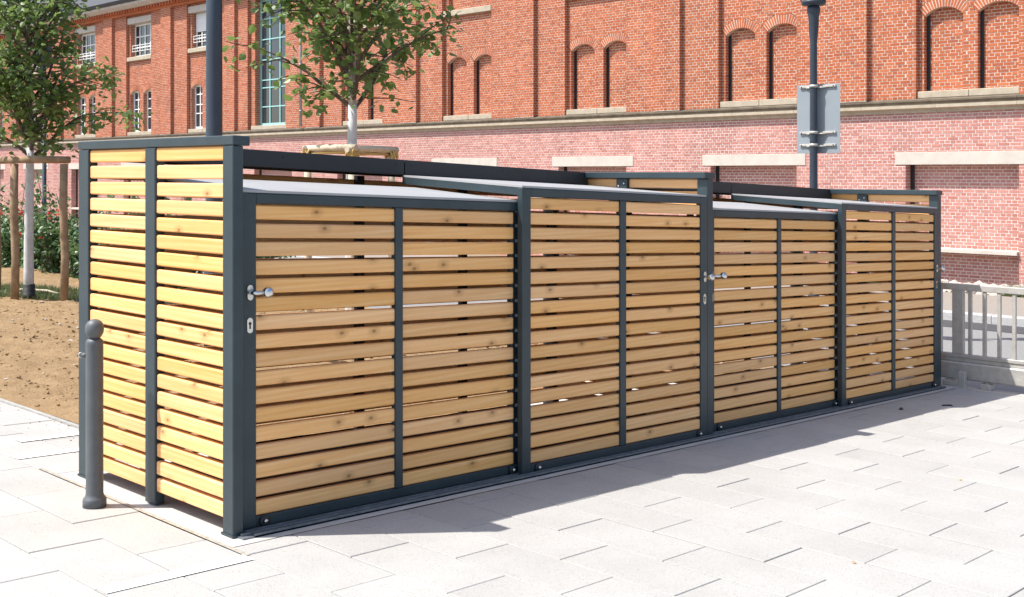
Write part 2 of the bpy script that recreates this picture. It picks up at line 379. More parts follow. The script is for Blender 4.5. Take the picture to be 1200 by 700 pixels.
for (a, b_, c, d) in LINES:
    sheet('white_line', 'line', a, b_, c, d, .0045, pv, kind=None)
sheet('white_line', 'line', 2.92, 3.36, 7.02, 7.12, .0045, pv, kind=None)
ft = sheet('footing', 'concrete', 2.745, 10.44, 4.372, 6.12, -.002)
sheet('shelter_shade_floor', 'floor_shade', 3.25, 10.33, 4.60, 6.0, .002)  # added dark sheet so the slat gaps look shaded
sheet('grit_joint', 'grit', 2.714, 2.738, 4.22, 6.3, .0022, pv, kind=None)

# soil bed with clods
def soil():
    xs = np.arange(3.42, 10.3, .07); ys = np.arange(6.14, 30, .07); Xg, Yg = np.meshgrid(xs, ys)
    H = np.zeros_like(Xg)
    for sc_, am in ((.35, .05), (.9, .035), (2.1, .022), (5., .016), (9., .012)):
        for _ in range(3):
            a = rng.uniform(0, 6.28); p = rng.uniform(0, 6.28); q = rng.uniform(0, 6.28)
            H += am / 3 * np.sin(sc_ * 2 * (Xg * np.cos(a) + Yg * np.sin(a)) + p) * np.sin(sc_ * 2 * (-Xg * np.sin(a) + Yg * np.cos(a)) * 1.3 + q)
    H += rng.normal(0, .008, H.shape)
    edge = np.clip((Xg - 3.42) / .35, 0, 1) * np.clip((Yg - 6.14) / .2, 0, 1)
    Z = gz(Xg) + .005 + (H + .04) * (.1 + .9 * edge)
    n = len(xs); idx = np.arange(len(xs) * len(ys)).reshape(len(ys), n)
    F = np.stack([idx[:-1, :-1], idx[:-1, 1:], idx[1:, 1:], idx[1:, :-1]], -1).reshape(-1, 4)
    o = raw('soil', np.stack([Xg, Yg, Z], -1).reshape(-1, 3), F, 'soil', smooth=True); tag(o, kind='structure')
    def hz(x, y): 
        i = int(np.clip(round((x - 3.42) / .07), 0, len(xs) - 1)); j = int(np.clip(round((y - 6.14) / .07), 0, len(ys) - 1)); return float(Z[j, i])
    return hz
soil_z = soil()
OCT = np.array([(1, 0, 0), (-1, 0, 0), (0, 1, 0), (0, -1, 0), (0, 0, 1), (0, 0, -1), (.6, .6, .6), (-.6, .6, .6), (.6, -.6, .6), (-.6, -.6, .6)])
OCTF = [(4, 8, 6), (4, 6, 7), (4, 7, 9), (4, 9, 8), (0, 6, 8), (2, 7, 6), (1, 9, 7), (3, 8, 9), (0, 2, 6), (2, 1, 7), (1, 3, 9), (3, 0, 8), (5, 2, 0), (5, 1, 2), (5, 3, 1), (5, 0, 3)]
def clods(name, n, place, size, mat, parent=None):
    V = []; F = []
    for i in range(n):
        x, y, z = place(); r = size(); j = OCT * (1 + rng.uniform(-.35, .35, OCT.shape)) * r * np.array([1, 1, .7])
        a = rng.uniform(0, 6.28); j = j @ np.array([[math.cos(a), math.sin(a), 0], [-math.sin(a), math.cos(a), 0], [0, 0, 1]])
        o = len(V); V += [tuple(p + (x, y, z + r * .2)) for p in j]; F += [tuple(o + k for k in f) for f in OCTF]
    return raw(name, V, F, mat, parent)
def pl():
    x = rng.uniform(3.46, 10); y = rng.uniform(6.3, 17); return x, y, soil_z(x, y)
tag(clods('soil_clods', 5200, pl, lambda: .005 + .017 * rng.random() ** 2.5, 'soil'), 'loose clods scattered over the bare soil bed', 'clods', kind='stuff')
def pl3():
    x = 3.385 - abs(rng.normal(0, .14)); y = rng.uniform(6.6, 12); return x, y, gz(x)
tag(clods('soil_crumbs', 160, pl3, lambda: .002 + .005 * rng.random() ** 2.5, 'soil'), 'crumbs of soil spilled on the paving along the bed edge', 'crumbs', kind='stuff')
tag(clods('pebbles', 260, pl, lambda: .008 + .022 * rng.random() ** 2, 'rock'), 'pale pebbles lying in the bare soil bed', 'pebbles', kind='stuff')
def pl2(): return rng.uniform(23.9, 25.9), rng.uniform(4, 15), gz(25) + .05
tag(clods('rubble_stones', 1500, pl2, lambda: rng.uniform(.06, .15), 'rock'), 'pale rubble stones laid along the foot of the brick wall', 'stones', kind='stuff')
eg = MB().box(3.388, 3.412, 6.12, 26, -.05, .012); eg.v = [(x, y, z + gz(x)) for x, y, z in eg.v]
tag(eg.build('steel_edging', 'galv'), 'thin steel edging between paving and soil bed', 'edging')

# ------------------------------------------------------------------ shelter
shel = empty('bin_shelter', (X0, Y0, 0))
tag(shel, 'long anthracite steel shelter clad in larch slats with four sliding doors', 'shelter')
SH, PITCH = .0672, .0862
slat_cache = {}
def slat_mesh(ln, sheared):
    k = (round(ln, 3), sheared)
    if k not in slat_cache:
        c = .006; t = .040
        prof = [(c, 0), (t - c, 0), (t, c), (t, SH - c), (t - c, SH), (c, SH), (0, SH - c), (0, c)]
        m = MB().prism([(p, q) for p, q in prof], 'x', 0, ln)
        if sheared: m.shear()
        slat_cache[k] = m.mesh('slat', 'wood')
    return slat_cache[k]
def slatx(x0, x1, y, z, parent):       # along the front
    put('slat', slat_mesh(x1 - x0, True), parent, (x0, y + random.uniform(-.0015, .0015), z - S * x0 + random.uniform(-.001, .001)))
def slaty(x, y0, y1, z, parent):       # along the ends, outer face at x
    put('slat', slat_mesh(y1 - y0, False), parent, (x + .040 + random.uniform(-.0015, .0015), y0, z - S * x + random.uniform(-.001, .001)), R(90))
DEP = 1.54
def end_panel(x, outer_left, first=False):
    pw = .055 if first else .068
    m = MB()
    for (a, b_) in ((0, .088), (.706, .806), (1.425, DEP)):
        m.cbox(x, x + pw, a, b_, 0 if a != .706 else .005, 1.776, .004)
    p = m.shear().build('side_panel', 'steel', shel)
    MB().cbox(x - (.002 if first else .034), x + .088, -.004, DEP + .004, 1.778, 1.822, .004).shear().build('top_rail', 'steel', p)
    fp = MB()
    for a in (.03, 1.48): fp.box(x - .006, x + pw + .006, a - .036 if a > 1 else -.006, a + .062, .001, .010)
    fp.shear().build('foot_plate', 'steel', p)
    xs = x + (.010 if first else pw - .0395)
    for i in range(20):
        z = .0705 + i * PITCH
        slaty(xs, .093, .703, z, p); slaty(xs, .809, 1.421, z, p)
    if not first:                       # brackets of the mid post, with bolts, seen above the doors
        b_ = MB()
        b_.lathe([(.008, 0), (.008, .006), (.004, .009)], (x, .73, 1.74), 8, 'x'); b_.lathe([(.008, 0), (.008, .006), (.004, .009)], (x, .78, 1.72), 8, 'x')
        b_.v = [(2 * x - a, b, c) for a, b, c in b_.v]
        b_.lathe([(.009, 0), (.009, .006), (.004, .009)], (x, .075, 1.735), 8, 'x') if False else None
        b_.shear().build('bolt', 'inox', p)
    return p
XE = [0, 3.748, 7.469]
for i, x in enumerate(XE): end_panel(x, True, i == 0)

def handle(door, x, y, z, side):        # oval rose, neck, ball knob; keyhole plate below
    rose = MB(); prof = [(.0155 * math.cos(t) , (.020 if math.sin(t) >= 0 else -.020) + .0155 * math.sin(t)) for t in [2 * math.pi * k / 20 for k in range(20)]]
    rose.prism([(x + p, z + q) for p, q in prof], 'y', y - .008, y); 
    h = rose.shear().build('handle_rose', 'inox', door)
    zz = z - S * x; ox = .045 * side
    MB().tube([(x, y - .006, zz), (x, y - .030, zz), (x + ox * .35, y - .047, zz), (x + ox, y - .052, zz)], [.0105, .0105, .010, .0095], 12).build('handle_neck', 'inox', door)
    n = 14; pr = [(.0265 * math.sin(math.pi * k / n) + .0004, -.0265 * math.cos(math.pi * k / n)) for k in range(n + 1)]
    MB().lathe(pr, (x + ox * 1.4 + (.0 if side else 0), y - .056, zz), 20, 'z').build('handle_ball', 'inox', door)
    zk = z - .152; kp = MB().prism([(x + p, zk + q) for p, q in prof], 'y', y - .005, y).shear().build('key_plate', 'inox', door)
    kh = MB().lathe([(.0075, 0), (.0075, .0012)], (x, y - .005, zk + .009), 14, 'y', False)
    kh.box(x - .0035, x + .0035, y - .0062, y - .005, zk - .016, zk + .004); kh.shear().build('keyhole', 'black', door)
def door(xa, xb, y, ztop, nsl, sl0, stile_l, stile_r, mull, clips):
    zt = .047; m = MB()
    m.cbox(xa, stile_l, y, y + .04, .012, ztop, .003)
    m.cbox(stile_l + .0005, (stile_r if not clips else xb) - .0005, y, y + .04, ztop - zt, ztop, .003)
    m.cbox(stile_l + .0005, (stile_r if not clips else xb) - .0005, y, y + .04, .012, .060, .003)
    m.cbox(mull[0], mull[1], y - .002, y + .036, .0605, ztop - zt - .0005, .003)
    yr = y + (.022 if clips else 0)
    m.cbox(stile_r, xb, yr, yr + .04, .0605 if clips else .012, ztop - (zt + .0005 if clips else 0), .003)
    d = m.shear().build('sliding_door', 'steel', shel)
    ys = y + .009
    for i in range(nsl):
        z = sl0 + i * PITCH
        slatx(stile_l + .001, mull[0] - .001, ys, z, d); slatx(mull[1] + .001, stile_r - .001, ys, z, d)
        if clips: MB().box(stile_r + .03, stile_r + .055, yr - .006, yr, z + SH, z + PITCH - .003).shear().build('clip', 'galv', d)
    for xw in (xa + .13, xb - .10):
        w_ = MB().lathe([(.028, 0), (.028, .008), (.020, .010)], (xw, y - .002, .034), 20, 'y').shear().build('wheel', 'steel_dark', d)
        MB().lathe([(.011, 0), (.011, .008), (.006, .012)], (xw, y - .012, .036), 12, 'y').shear().build('axle_bolt', 'inox', d)
    return d
def hood(xa, xb, y0, y1, z0, z1):       # the sloping roof sheet that runs with its door
    m = MB(); V = []
    for t in (0, .012):
        V += [(xa + .004, y0 + .004, z0 + t), (xb - .004, y0 + .004, z0 + t), (xb - .004, y1, z1 + t), (xa + .004, y1, z1 + t)]
    m.add(V, [(0, 3, 2, 1), (4, 5, 6, 7), (0, 1, 5, 4), (1, 2, 6, 5), (2, 3, 7, 6), (3, 0, 4, 7)])
    h = m.shear().build('roof_sheet', 'roofsheet', shel)
    u_ = MB(); V = [(xa + .036, y0 + .004, z0 - .012), (xb - .036, y0 + .004, z0 - .012), (xb - .036, y1, z1 - .012), (xa + .036, y1, z1 - .012)]
    u_.add(V + [(a, b_, c + .010) for a, b_, c in V], [(0, 3, 2, 1), (4, 5, 6, 7), (0, 1, 5, 4), (1, 2, 6, 5), (2, 3, 7, 6), (3, 0, 4, 7)]); u_.shear().build('roof_shade_liner', 'steel_dark', h)  # dark liner added below the sheet to keep the interior dark
    for xs in ((xa, xa + .035), (xb - .035, xb)):
        f = MB(); V = [(xs[0], y0, z0 - .045), (xs[1], y0, z0 - .045), (xs[1], y1, z1 - .045), (xs[0], y1, z1 - .045), (xs[0], y0, z0 - .001), (xs[1], y0, z0 - .001), (xs[1], y1, z1 - .001), (xs[0], y1, z1 - .001)]
        f.add(V, [(0, 3, 2, 1), (4, 5, 6, 7), (0, 1, 5, 4), (1, 2, 6, 5), (2, 3, 7, 6), (3, 0, 4, 7)]); f.shear().build('roof_flange', 'steel', h)
for u, xo in enumerate((0, 3.748)):
    pw = .055 if u == 0 else .068
    d1 = door(xo + pw + .012, xo + 1.962, .048, 1.563, 17, .062, xo + .155, xo + 1.882, (xo + .996, xo + 1.046), True)
    handle(d1, xo + .118, .048, 1.103, 1)
    xr = XE[u + 1] - .008
    d2 = door(xo + 1.893, xr, -.004, 1.648, 18, .063, xo + 1.966, xr - .078, (xo + 2.785, xo + 2.845), False)
    handle(d2, xr - .038, -.004, 1.103, 0)
    hood(xo + pw + .012, xo + 1.945, .046, .94, 1.566, 1.632)
    hood(xo + 1.895, xr, -.002, 1.05, 1.651, 1.710)
    for a, b_ in ((xo + pw + .03, xo + 1.932), (xo + 1.940, XE[u + 1] - .002)):
        fa = MB().cbox(a, b_, 1.075, 1.115, 1.722, 1.820, .002).shear().build('fascia', 'steel_dark', shel)
        bl = MB()
        for xx in (a + .06, b_ - .06, (a + b_) / 2): bl.lathe([(.006, 0), (.006, .003)], (xx, 1.075, 1.79), 8, 'y')
        bl.shear().build('rivet', 'steel', fa)
    rr = MB(); V = [(xo + pw, 1.116, 1.802), (XE[u + 1], 1.116, 1.802), (XE[u + 1], DEP - .02, 1.755), (xo + pw, DEP - .02, 1.755)]
    rr.add(V + [(a, b_, c + .01) for a, b_, c in V], [(0, 3, 2, 1), (4, 5, 6, 7), (0, 1, 5, 4), (1, 2, 6, 5), (2, 3, 7, 6), (3, 0, 4, 7)])
    rr.shear().build('rear_roof', 'steel_dark', shel)
    bp = MB()
    for k in (1, 2, 3):
        xx = xo + .94 * k; bp.cbox(xx - .03, xx + .03, DEP - .09, DEP - .05, 0, 1.715, .003)
    bp.cbox(xo + pw, XE[u + 1], DEP - .048, DEP - .004, 1.722, 1.752, .003)
    bk = bp.shear().build('back_panel', 'steel_dark', shel)
    for i in range(19): slatx(xo + pw + .01, XE[u + 1] - .01, DEP - .048, .0705 + i * PITCH, bk)
for (ya, yb, h) in ((-.052, -.046, .016), (-.022, -.016, .018), (.022, .028, .016), (-.052, .082, .006)):
    MB().box(.03 + (.05 if h < .017 else 0) if h > .01 else .02, 7.52, ya, yb, -.0015, h).shear().build('floor_track', 'track', shel)

# ------------------------------------------------------------------ bollard
bo = empty('bollard', (2.588, 5.361, gz(2.588)))
tag(bo, 'grey cast bollard with a ball top standing beside the slatted end wall', 'bollard')
MB().lathe([(.056, 0), (.056, .038), (.053, .046), (.0445, .055), (.0415, .07), (.0415, .80), (.0415, .812), (.036, .822), (.028, .828)], (0, 0, 0), 28).build('shaft', 'bollard', bo)
MB().lathe([(.022, .826), (.030, .834), (.0415, .853), (.0445, .872), (.0425, .893), (.033, .910), (.018, .920), (.003, .923)], (0, 0, 0), 28).build('ball_cap', 'bollard', bo)
bb = MB(); d_ = Vector((-RT[0], -RT[1], 0)); c_ = Vector((0, 0, .745))
bb.tube([c_ + d_ * .036, c_ + d_ * .062], .012, 12); bb.build('chain_boss', 'bollard', bo)
e_ = MB(); pts = [c_ + d_ * .062 + Vector((0, 0, .012)), c_ + d_ * .074 + Vector((0, 0, .010)), c_ + d_ * .078, c_ + d_ * .074 - Vector((0, 0, .010)), c_ + d_ * .062 - Vector((0, 0, .012))]
e_.tube(pts, .004, 8).build('chain_eye', 'galv', bo)

# ------------------------------------------------------------------ brick building
D = 26.3; ZB = gz(D)
bld = empty('brick_building', (D, 20, ZB - .05)); tag(bld, 'long red brick industrial building with arched blind windows and pink brick base', 'building')
bld_inv = Vector(bld.location)
CH, BH = .077, .0575
class Bricks:
    def __init__(s): s.b = []; s.m = []     # bricks: (kind, plane, a0, a1, z0, z1, full); mortar quads
def sub_iv(a, b, holes):
    iv = [(a, b)]
    for h0, h1 in holes:
        nx = []
        for p, q in iv:
            if h1 <= p or h0 >= q: nx.append((p, q))
            else:
                if h0 > p: nx.append((p, h0))
                if h1 < q: nx.append((h1, q))
        iv = nx
    return iv
def lay(B, plane, a, b, z0, z1, holes=(), axis='X', step=(.26, .238, .13, .109)):
    i0 = int(math.floor((z0 - ZB) / CH)); i1 = int(math.ceil((z1 - ZB) / CH))
    for i in range(i0, i1):
        zl = max(ZB + i * CH, z0); zh = min(ZB + (i + 1) * CH, z1); bz0 = max(ZB + i * CH + .0098, z0); bz1 = min(ZB + i * CH + .0098 + BH, z1)
        if bz1 - bz0 < .012: bz0 = None
        zc = (zl + zh) / 2; hv = [h(zc) for h in holes]; hv = [h for h in hv if h]
        for p, q in sub_iv(a, b, hv):
            B.m.append((axis, plane, p, q, zl, zh))
            if bz0 is None: continue
            if i % 2: st, ln, of = step[0], step[1], .065 if i % 4 == 1 else .195
            else: st, ln, of = step[2], step[3], 0.
            k = math.floor((p - of) / st)
            while of + k * st < q:
                s0 = of + k * st; e0 = s0 + ln; s1 = max(s0, p); e1 = min(e0, q); k += 1
                s1 = p if s1 - p < .035 else s1; e1 = q if q - e1 < .035 else e1
                if e1 - s1 > .012: B.b.append((axis, plane, s1, e1, bz0, bz1, e1 - s1 > .234 and bz1 - bz0 > .056))
def emit_bricks(bs):
    n = len(bs); V = np.zeros((n, 8, 3), np.float32)
    pr = rng.uniform(.004, .0095, n); jz = rng.normal(0, .0010, n)
    for i, (ax, pl_, a0, a1, z0, z1, _) in enumerate(bs):
        f, bk = pl_ - pr[i], pl_ + .004
        zz0, zz1 = z0 + jz[i], z1 + jz[i]
        if ax == 'X': V[i] = [(f, a0, zz0), (f, a1, zz0), (f, a1, zz1), (f, a0, zz1), (bk, a0, zz0), (bk, a1, zz0), (bk, a1, zz1), (bk, a0, zz1)]
        else: V[i] = [(a0, f, zz0), (a1, f, zz0), (a1, f, zz1), (a0, f, zz1), (a0, bk, zz0), (a1, bk, zz0), (a1, bk, zz1), (a0, bk, zz1)]
    base = np.array([(0, 3, 2, 1), (0, 1, 5, 4), (1, 2, 6, 5), (2, 3, 7, 6), (3, 0, 4, 7)], np.int32)
    F = (base[None] + (np.arange(n) * 8)[:, None, None]).reshape(-1, 4)
    return V.reshape(-1, 3) - np.array(bld.location, np.float32), F
def emit_mortar(ms):
    V = []; 
    for ax, pl_, p, q, z0, z1 in ms:
        if ax == 'X': V += [(pl_, p, z0), (pl_, q, z0), (pl_, q, z1), (pl_, p, z1)]
        else: V += [(p, pl_, z0), (q, pl_, z0), (q, pl_, z1), (p, pl_, z1)]
    return np.array(V) - np.array(bld.location), np.arange(len(V)).reshape(-1, 4)
def bpart(mb, name, mat, parent=None):
    par = parent or bld; o = (Vector(bld.location) if parent is None or True else Vector())
    mb.v = [(x - bld_inv.x, y - bld_inv.y, z - bld_inv.z) for x, y, z in mb.v]
    return mb.build(name, mat, par)
UP, LO = Bricks(), Bricks()
dn = CAM_Z
ZC0, ZC1 = 1.43 + dn, 1.78 + dn          # cornice
ZTOP = 7.5 + dn
arches = []; windows = []
def arch_hole(yc, wd, zsill, zs, rise, t=.235):
    Rr = (wd * wd + rise * rise) / (2 * rise); zc = zs + rise - Rr; th = math.asin(wd / Rr)
    def h(z):
        if z < zsill: return None
        if z < zs: return (yc - wd, yc + wd)
        k = (Rr + t) ** 2 - (z - zc) ** 2
        if k <= 0: return None
        hw = min(math.sqrt(k), (z - zc) * math.tan(th)); return (yc - hw, yc + hw)
    return h, Rr, zc, th
def rect_hole(a, b, z0, z1): return lambda z: (a, b) if z0 <= z < z1 else None
def make_window(y0, y1, z0, z1, x, cols, rows, mat, parent=None, arch=None, fr=.06):
    w_ = MB()
    w_.box(x, x + .06, y0, y0 + fr, z0, z1); w_.box(x, x + .06, y1 - fr, y1, z0, z1); w_.box(x, x + .06, y0 + fr, y1 - fr, z0, z0 + fr); w_.box(x, x + .06, y0 + fr, y1 - fr, z1 - fr, z1)
    for i in range(1, cols):
        yy = y0 + (y1 - y0) * i / cols; w_.box(x - .004, x + .05, yy - .028, yy + .028, z0 + fr, z1 - fr)
    for r_ in rows:
        zz = z0 + (z1 - z0) * r_; w_.box(x - .001, x + .055, y0 + fr, y1 - fr, zz - .022, zz + .022)
    o = bpart(w_, 'window', mat)
    g = MB().box(x + .03, x + .04, y0 + .02, y1 - .02, z0 + .02, z1 - .02); bpart(g, 'pane', 'glass', o)
    return o
K = list(range(-3, 12))
for k in K:
    YL = 12.0 + 5.6 * k; teal = (k == 5); real = k >= 6
    if teal: YL0 = 40.75; YR = 38.0
    else: YL0 = YL; YR = YL - 2.4
    near_left = 12.0 + 5.6 * (k + 1)
    nxR = (38.0 if k + 1 == 5 else near_left - 2.4)
    # plane order along Y: panel [YR,YL0]  C  B  A
    cB0, cB1 = YL + 1.2 + (.35 if teal else 0), YL + 2.1 + (.25 if teal else 0)
    xp, xa, xb = D + .135, D, D - .135
    holes = []
    ops = []
    if teal:
        hh = rect_hole(YR + .25, YL0 - .35, 1.95 + dn, 7.2 + dn); holes.append(hh)
    else:
        for (c, wd) in ((YL - .61, .47), (YL - 1.90, .48)):
            h, Rr, zc, th = arch_hole(c, wd, 1.95 + dn, 3.74 + dn, .20); holes.append(h); ops.append((c, wd, Rr, zc, th))
        holes.append(rect_hole(YL - 2.2, YL - .2, 5.52 + dn, 7.1 + dn))
    lay(UP, xp, YR, YL0, ZC1 - .02, ZTOP, holes)
    lay(UP, xa, YL0, cB0, ZC1 - .02, ZTOP); lay(UP, xb, cB0, cB1, ZC1 - .02, ZTOP); lay(UP, xa, cB1, nxR, ZC1 - .02, ZTOP)
    # reveals: those that face the camera carry brick, the far ones mortar
    lay(UP, cB0, xb, xa, ZC1, ZTOP, axis='Y'); lay(UP, YL0, xa, xp, ZC1, ZTOP, axis='Y')
    UP.m.append(('Y', cB1, xb, xa, ZC1, ZTOP)); UP.m.append(('Y', nxR, xa, xp, ZC1, ZTOP))
    for (c, wd, Rr, zc, th) in ops:
        zs = 3.74 + dn; di = .17
        lay(UP, c + wd, xp, xp + di, 1.95 + dn, zs, axis='Y'); UP.m.append(('Y', c - wd, xp, xp + di, 1.95 + dn, zs))
        arches.append((c, wd, Rr, zc, th, xp, di))
        if not real:
            lay(UP, xp + di, c - wd, c + wd - .085, 1.94 + dn, zs + .21)
            fr = MB().box(xp + di - .03, xp + di + .02, c + wd - .084, c + wd - .002, 1.95 + dn, zs + .03)
            bpart(fr, 'rebate_shade_strip', 'steel_dark')  # dark strip painted in for the shade of the window rebate
        else: windows.append(('arch', c - wd, c + wd, 1.96 + dn, zs + .19, xp + di))
    if teal: windows.append(('teal', YR + .25, YL0 - .35, 1.95 + dn, 7.2 + dn, xp + .24)); lay(UP, YL0 - .35, xp, xp + .24, 1.95 + dn, 7.2 + dn, axis='Y')
    else:
        if not real: lay(UP, xp + .12, YL - 2.2, YL - .2, 5.5 + dn, 7.12 + dn)
        else: windows.append(('upper', YL - 2.2, YL - .2, 5.52 + dn, 7.1 + dn, xp + .2))
        lay(UP, YL - .2, xp, xp + .2, 5.52 + dn, 7.1 + dn, axis='Y')
        for zf in (7.1,): UP.m.append(('Y', YL - 2.2, xp, xp + .2, 5.52 + dn, 7.1 + dn))
    # stone: window sills and lintels, base lintel, base sill, base opening
    x1 = D + .02
    def stone(name, mat, y0, y1, z0, z1, xf, xbk, c=.012): bpart(MB().cbox(xf, xbk, y0, y1, z0, z1, c), name, mat)
    if teal: stone('sill', 'stone', YR + .05, YL0 - .15, 1.785 + dn, 1.95 + dn, D + .06, xp + .26)
    else:
        mid = YL - 1.25
        stone('sill', 'stone', YR + .01, mid - .003, 1.785 + dn, 1.952 + dn, D + .035, xp + .19); stone('sill', 'stone', mid + .003, YL + .06 - .07, 1.785 + dn, 1.95 + dn, D + .035, xp + .19)
        stone('sill', 'stone', YL - 2.36, YL - .04, 5.33 + dn, 5.52 + dn, D - .0, xp + .2)
        stone('lintel', 'stone_w', YL - 2.38, YL - .02, 7.102 + dn, 7.40 + dn, D + .04, xp + .2)
    oL, oR = YL + .26, YL - 2.40
    hh = rect_hole(oR, oL, ZB - .1, .2 + dn)
    nxt = 12.0 + 5.6 * (k + 1)
    lay(LO, D, oR, nxt - 2.40, ZB - .05, ZC0 + .02, [hh])
    lay(LO, oL, D, D + .29, ZB - .05, .2 + dn, axis='Y'); LO.m.append(('Y', oR, D, D + .29, ZB - .05, .2 + dn))
    lay(LO, D + .29, oR, oL - .10, ZB - .05, .2 + dn)
    bpart(MB().box(D + .25, D + .31, oL - .099, oL - .004, ZB, .2 + dn), 'rebate_shade_strip', 'steel_dark')  # same dark strip, rebate shade of the base opening as colour
    stone('lintel', 'stone_w', oR - .26, oL + .26, .2 + dn, .5 + dn, D - .02, D + .31, .006)
    stone('sill', 'stone_w', oR + .01, oL - .01, -1.86 + dn, -1.77 + dn, D - .10, D + .30, .006)
    # cornice stones, three to a bay
    for j in range(3):
        a = YL - 2.4 + j * 5.6 / 3 + .003; b_ = a + 5.6 / 3 - .006
        lip = MB().prism([(D + .01, ZC0), (D - .05, ZC0 + .01), (D - .055, ZC0 + .07), (D - .13, ZC0 + .10), (D - .165, ZC0 + .115), (D - .165, ZC0 + .185), (D - .13, ZC0 + .19), (D + .01, ZC0 + .19)], 'y', a, b_)
        o = bpart(lip, 'cornice_stone', 'stone')
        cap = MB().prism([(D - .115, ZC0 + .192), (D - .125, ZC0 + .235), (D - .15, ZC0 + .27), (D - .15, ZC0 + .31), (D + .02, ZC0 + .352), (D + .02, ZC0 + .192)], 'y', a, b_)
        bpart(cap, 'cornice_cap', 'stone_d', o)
# voussoirs, one part per arch
for (c, wd, Rr, zc, th, xp, di) in arches:
    t = .235; n = max(8, round(2 * th * (Rr + t / 2) / .074)); m = MB(); ring = MB(); q = []
    for i in range(n):
        a0 = -th + 2 * th * (i + .17) / n; a1 = -th + 2 * th * (i + .83) / n; f = xp - random.uniform(.005, .009)
        P = [(c + r_ * math.sin(a), zc + r_ * math.cos(a)) for r_, a in ((Rr, a0), (Rr, a1), (Rr + t, a1), (Rr + t, a0))]
        m.add([(f, y, z) for y, z in P] + [(xp + .11, y, z) for y, z in P], [(0, 3, 2, 1), (0, 1, 5, 4), (1, 2, 6, 5), (2, 3, 7, 6), (3, 0, 4, 7)])
    bpart(m, 'brick_arch', 'red_i')
    nn_ = 14
    for i in range(nn_):
        a0, a1 = -th + 2 * th * i / nn_, -th + 2 * th * (i + 1) / nn_
        P = [(c + r_ * math.sin(a), zc + r_ * math.cos(a)) for r_, a in ((Rr, a0), (Rr, a1), (Rr + t + .01, a1), (Rr + t + .01, a0))]
        ring.add([(xp, y, z) for y, z in P], [(0, 3, 2, 1)])
        ring.add([(xp, *P[0]), (xp, *P[1]), (xp + di, *P[1]), (xp + di, *P[0])], [(0, 1, 2, 3)])
    bpart(ring, 'arch_mortar', 'mortar')
for (kd, y0, y1, z0, z1, x) in windows:
    if kd == 'arch': make_window(y0, y1, z0, z1, x, 2, (.35, .55, .78), 'white', fr=.10)
    elif kd == 'teal':
        make_window(y0, y1, z0, z1, x, 3, (.15, .30, .36, .52, .68, .84), 'teal', fr=.11)
    else:
        make_window(y0, y1, z0, z1, x, 4, (.30, .62), 'white', fr=.09)
        if 40 < y1 < 47:
            bpart(MB().box(x - .03, x - .012, y0 + .05, y1 - .05, z0 + .75, z1 - .02), 'blind', 'shade_in')
        rl = MB()
        for zz in (.28, .42, .56): rl.box(x - .16, x - .14, y0 + .01, y1 - .01, z0 + zz - .012, z0 + zz + .012)
        for i in range(5):
            yy = y0 + .06 + (y1 - y0 - .12) * i / 4; rl.box(x - .157, x - .143, yy - .01, yy + .01, z0 + .268, z0 + .568)
        if y1 > 40: bpart(rl, 'window_rail', 'white')
# singled-out bricks (the 300 that show largest), the rest joined
for B, nm, mi, mo, mort, cap in ((UP, 'red', 'red_i', 'red_o', 'mortar', 180), (LO, 'pink', 'pink_i', 'pink_o', 'mortar_w', 115)):
    cand = []
    for i, b in enumerate(B.b):
        if b[0] != 'X' or not b[6]: continue
        yc, zc = (b[2] + b[3]) / 2, (b[4] + b[5]) / 2; p = proj(b[1], yc, zc)
        if p[0] > 1196 or p[0] < 980 or p[1] < 3 or (p[0] < 1104 and p[1] > 215) or p[1] > 326: continue
        cand.append((p[2], i))
    cand.sort(); one = set(i for _, i in cand[:cap])
    me = MB().box(-.008, .02, 0, .238, 0, BH); me = me.mesh('brick', mo)
    for i in one:
        b = B.b[i]; put('brick', me, bld, (b[1] + random.uniform(-.0015, .003) - bld_inv.x, b[2] - bld_inv.y, b[4] - bld_inv.z))
    V, F = emit_bricks([b for i, b in enumerate(B.b) if i not in one]); tag(raw('brickwork', V, F, mi, bld), kind='stuff', label=None)
    V, F = emit_mortar(B.m); raw('mortar_wall', V, F, mort, bld)
YA, YB = 12 + 5.6 * K[0] - 2.4, 12 + 5.6 * (K[-1] + 1) - 2.4
bpart(MB().box(D + .55, D + 14, YA, YB, ZB - .05, ZTOP), 'core_wall', 'mortar')
bpart(MB().prism([(D - .16, ZTOP), (D - .16, ZTOP + .12), (D - .24, ZTOP + .12), (D - .24, ZTOP + .26), (D + .5, ZTOP + .26), (D + .5, ZTOP)], 'y', YA, YB), 'eaves_corbel', 'red_i')
dt = MB()
for i in range(int((YB - 30) / .26)):
    y = 30 + i * .26; dt.box(D - .30, D - .24, y, y + .13, ZTOP + .12, ZTOP + .26)
tag(bpart(dt, 'dentil_course', 'red_i'), kind='stuff')
bpart(MB().prism([(D - .3, ZTOP + .262), (D - .55, ZTOP + .40), (D - .55, ZTOP + .50), (D + .5, ZTOP + .50), (D + .5, ZTOP + .262)], 'y', YA, YB), 'eaves_cornice', 'stone_w')
bpart(MB().prism([(D - .62, ZTOP + .502), (D - .70, ZTOP + .64), (D + 7, ZTOP + 5.2), (D + 14, ZTOP + .6), (D + 14, ZTOP + .502)], 'y', YA, YB), 'roof', 'rooftile')
dp = MB().tube([(D - .21, 36.72, 1.83 + dn), (D - .21, 36.72, 7.9 + dn)], .055, 12)
for zz in (2.4, 4.2, 6.0): dp.tube([(D - .21, 36.72, zz + dn), (D - .21, 36.72, zz + .05 + dn)], .066, 12)
bpart(dp, 'downpipe', 'zinc')

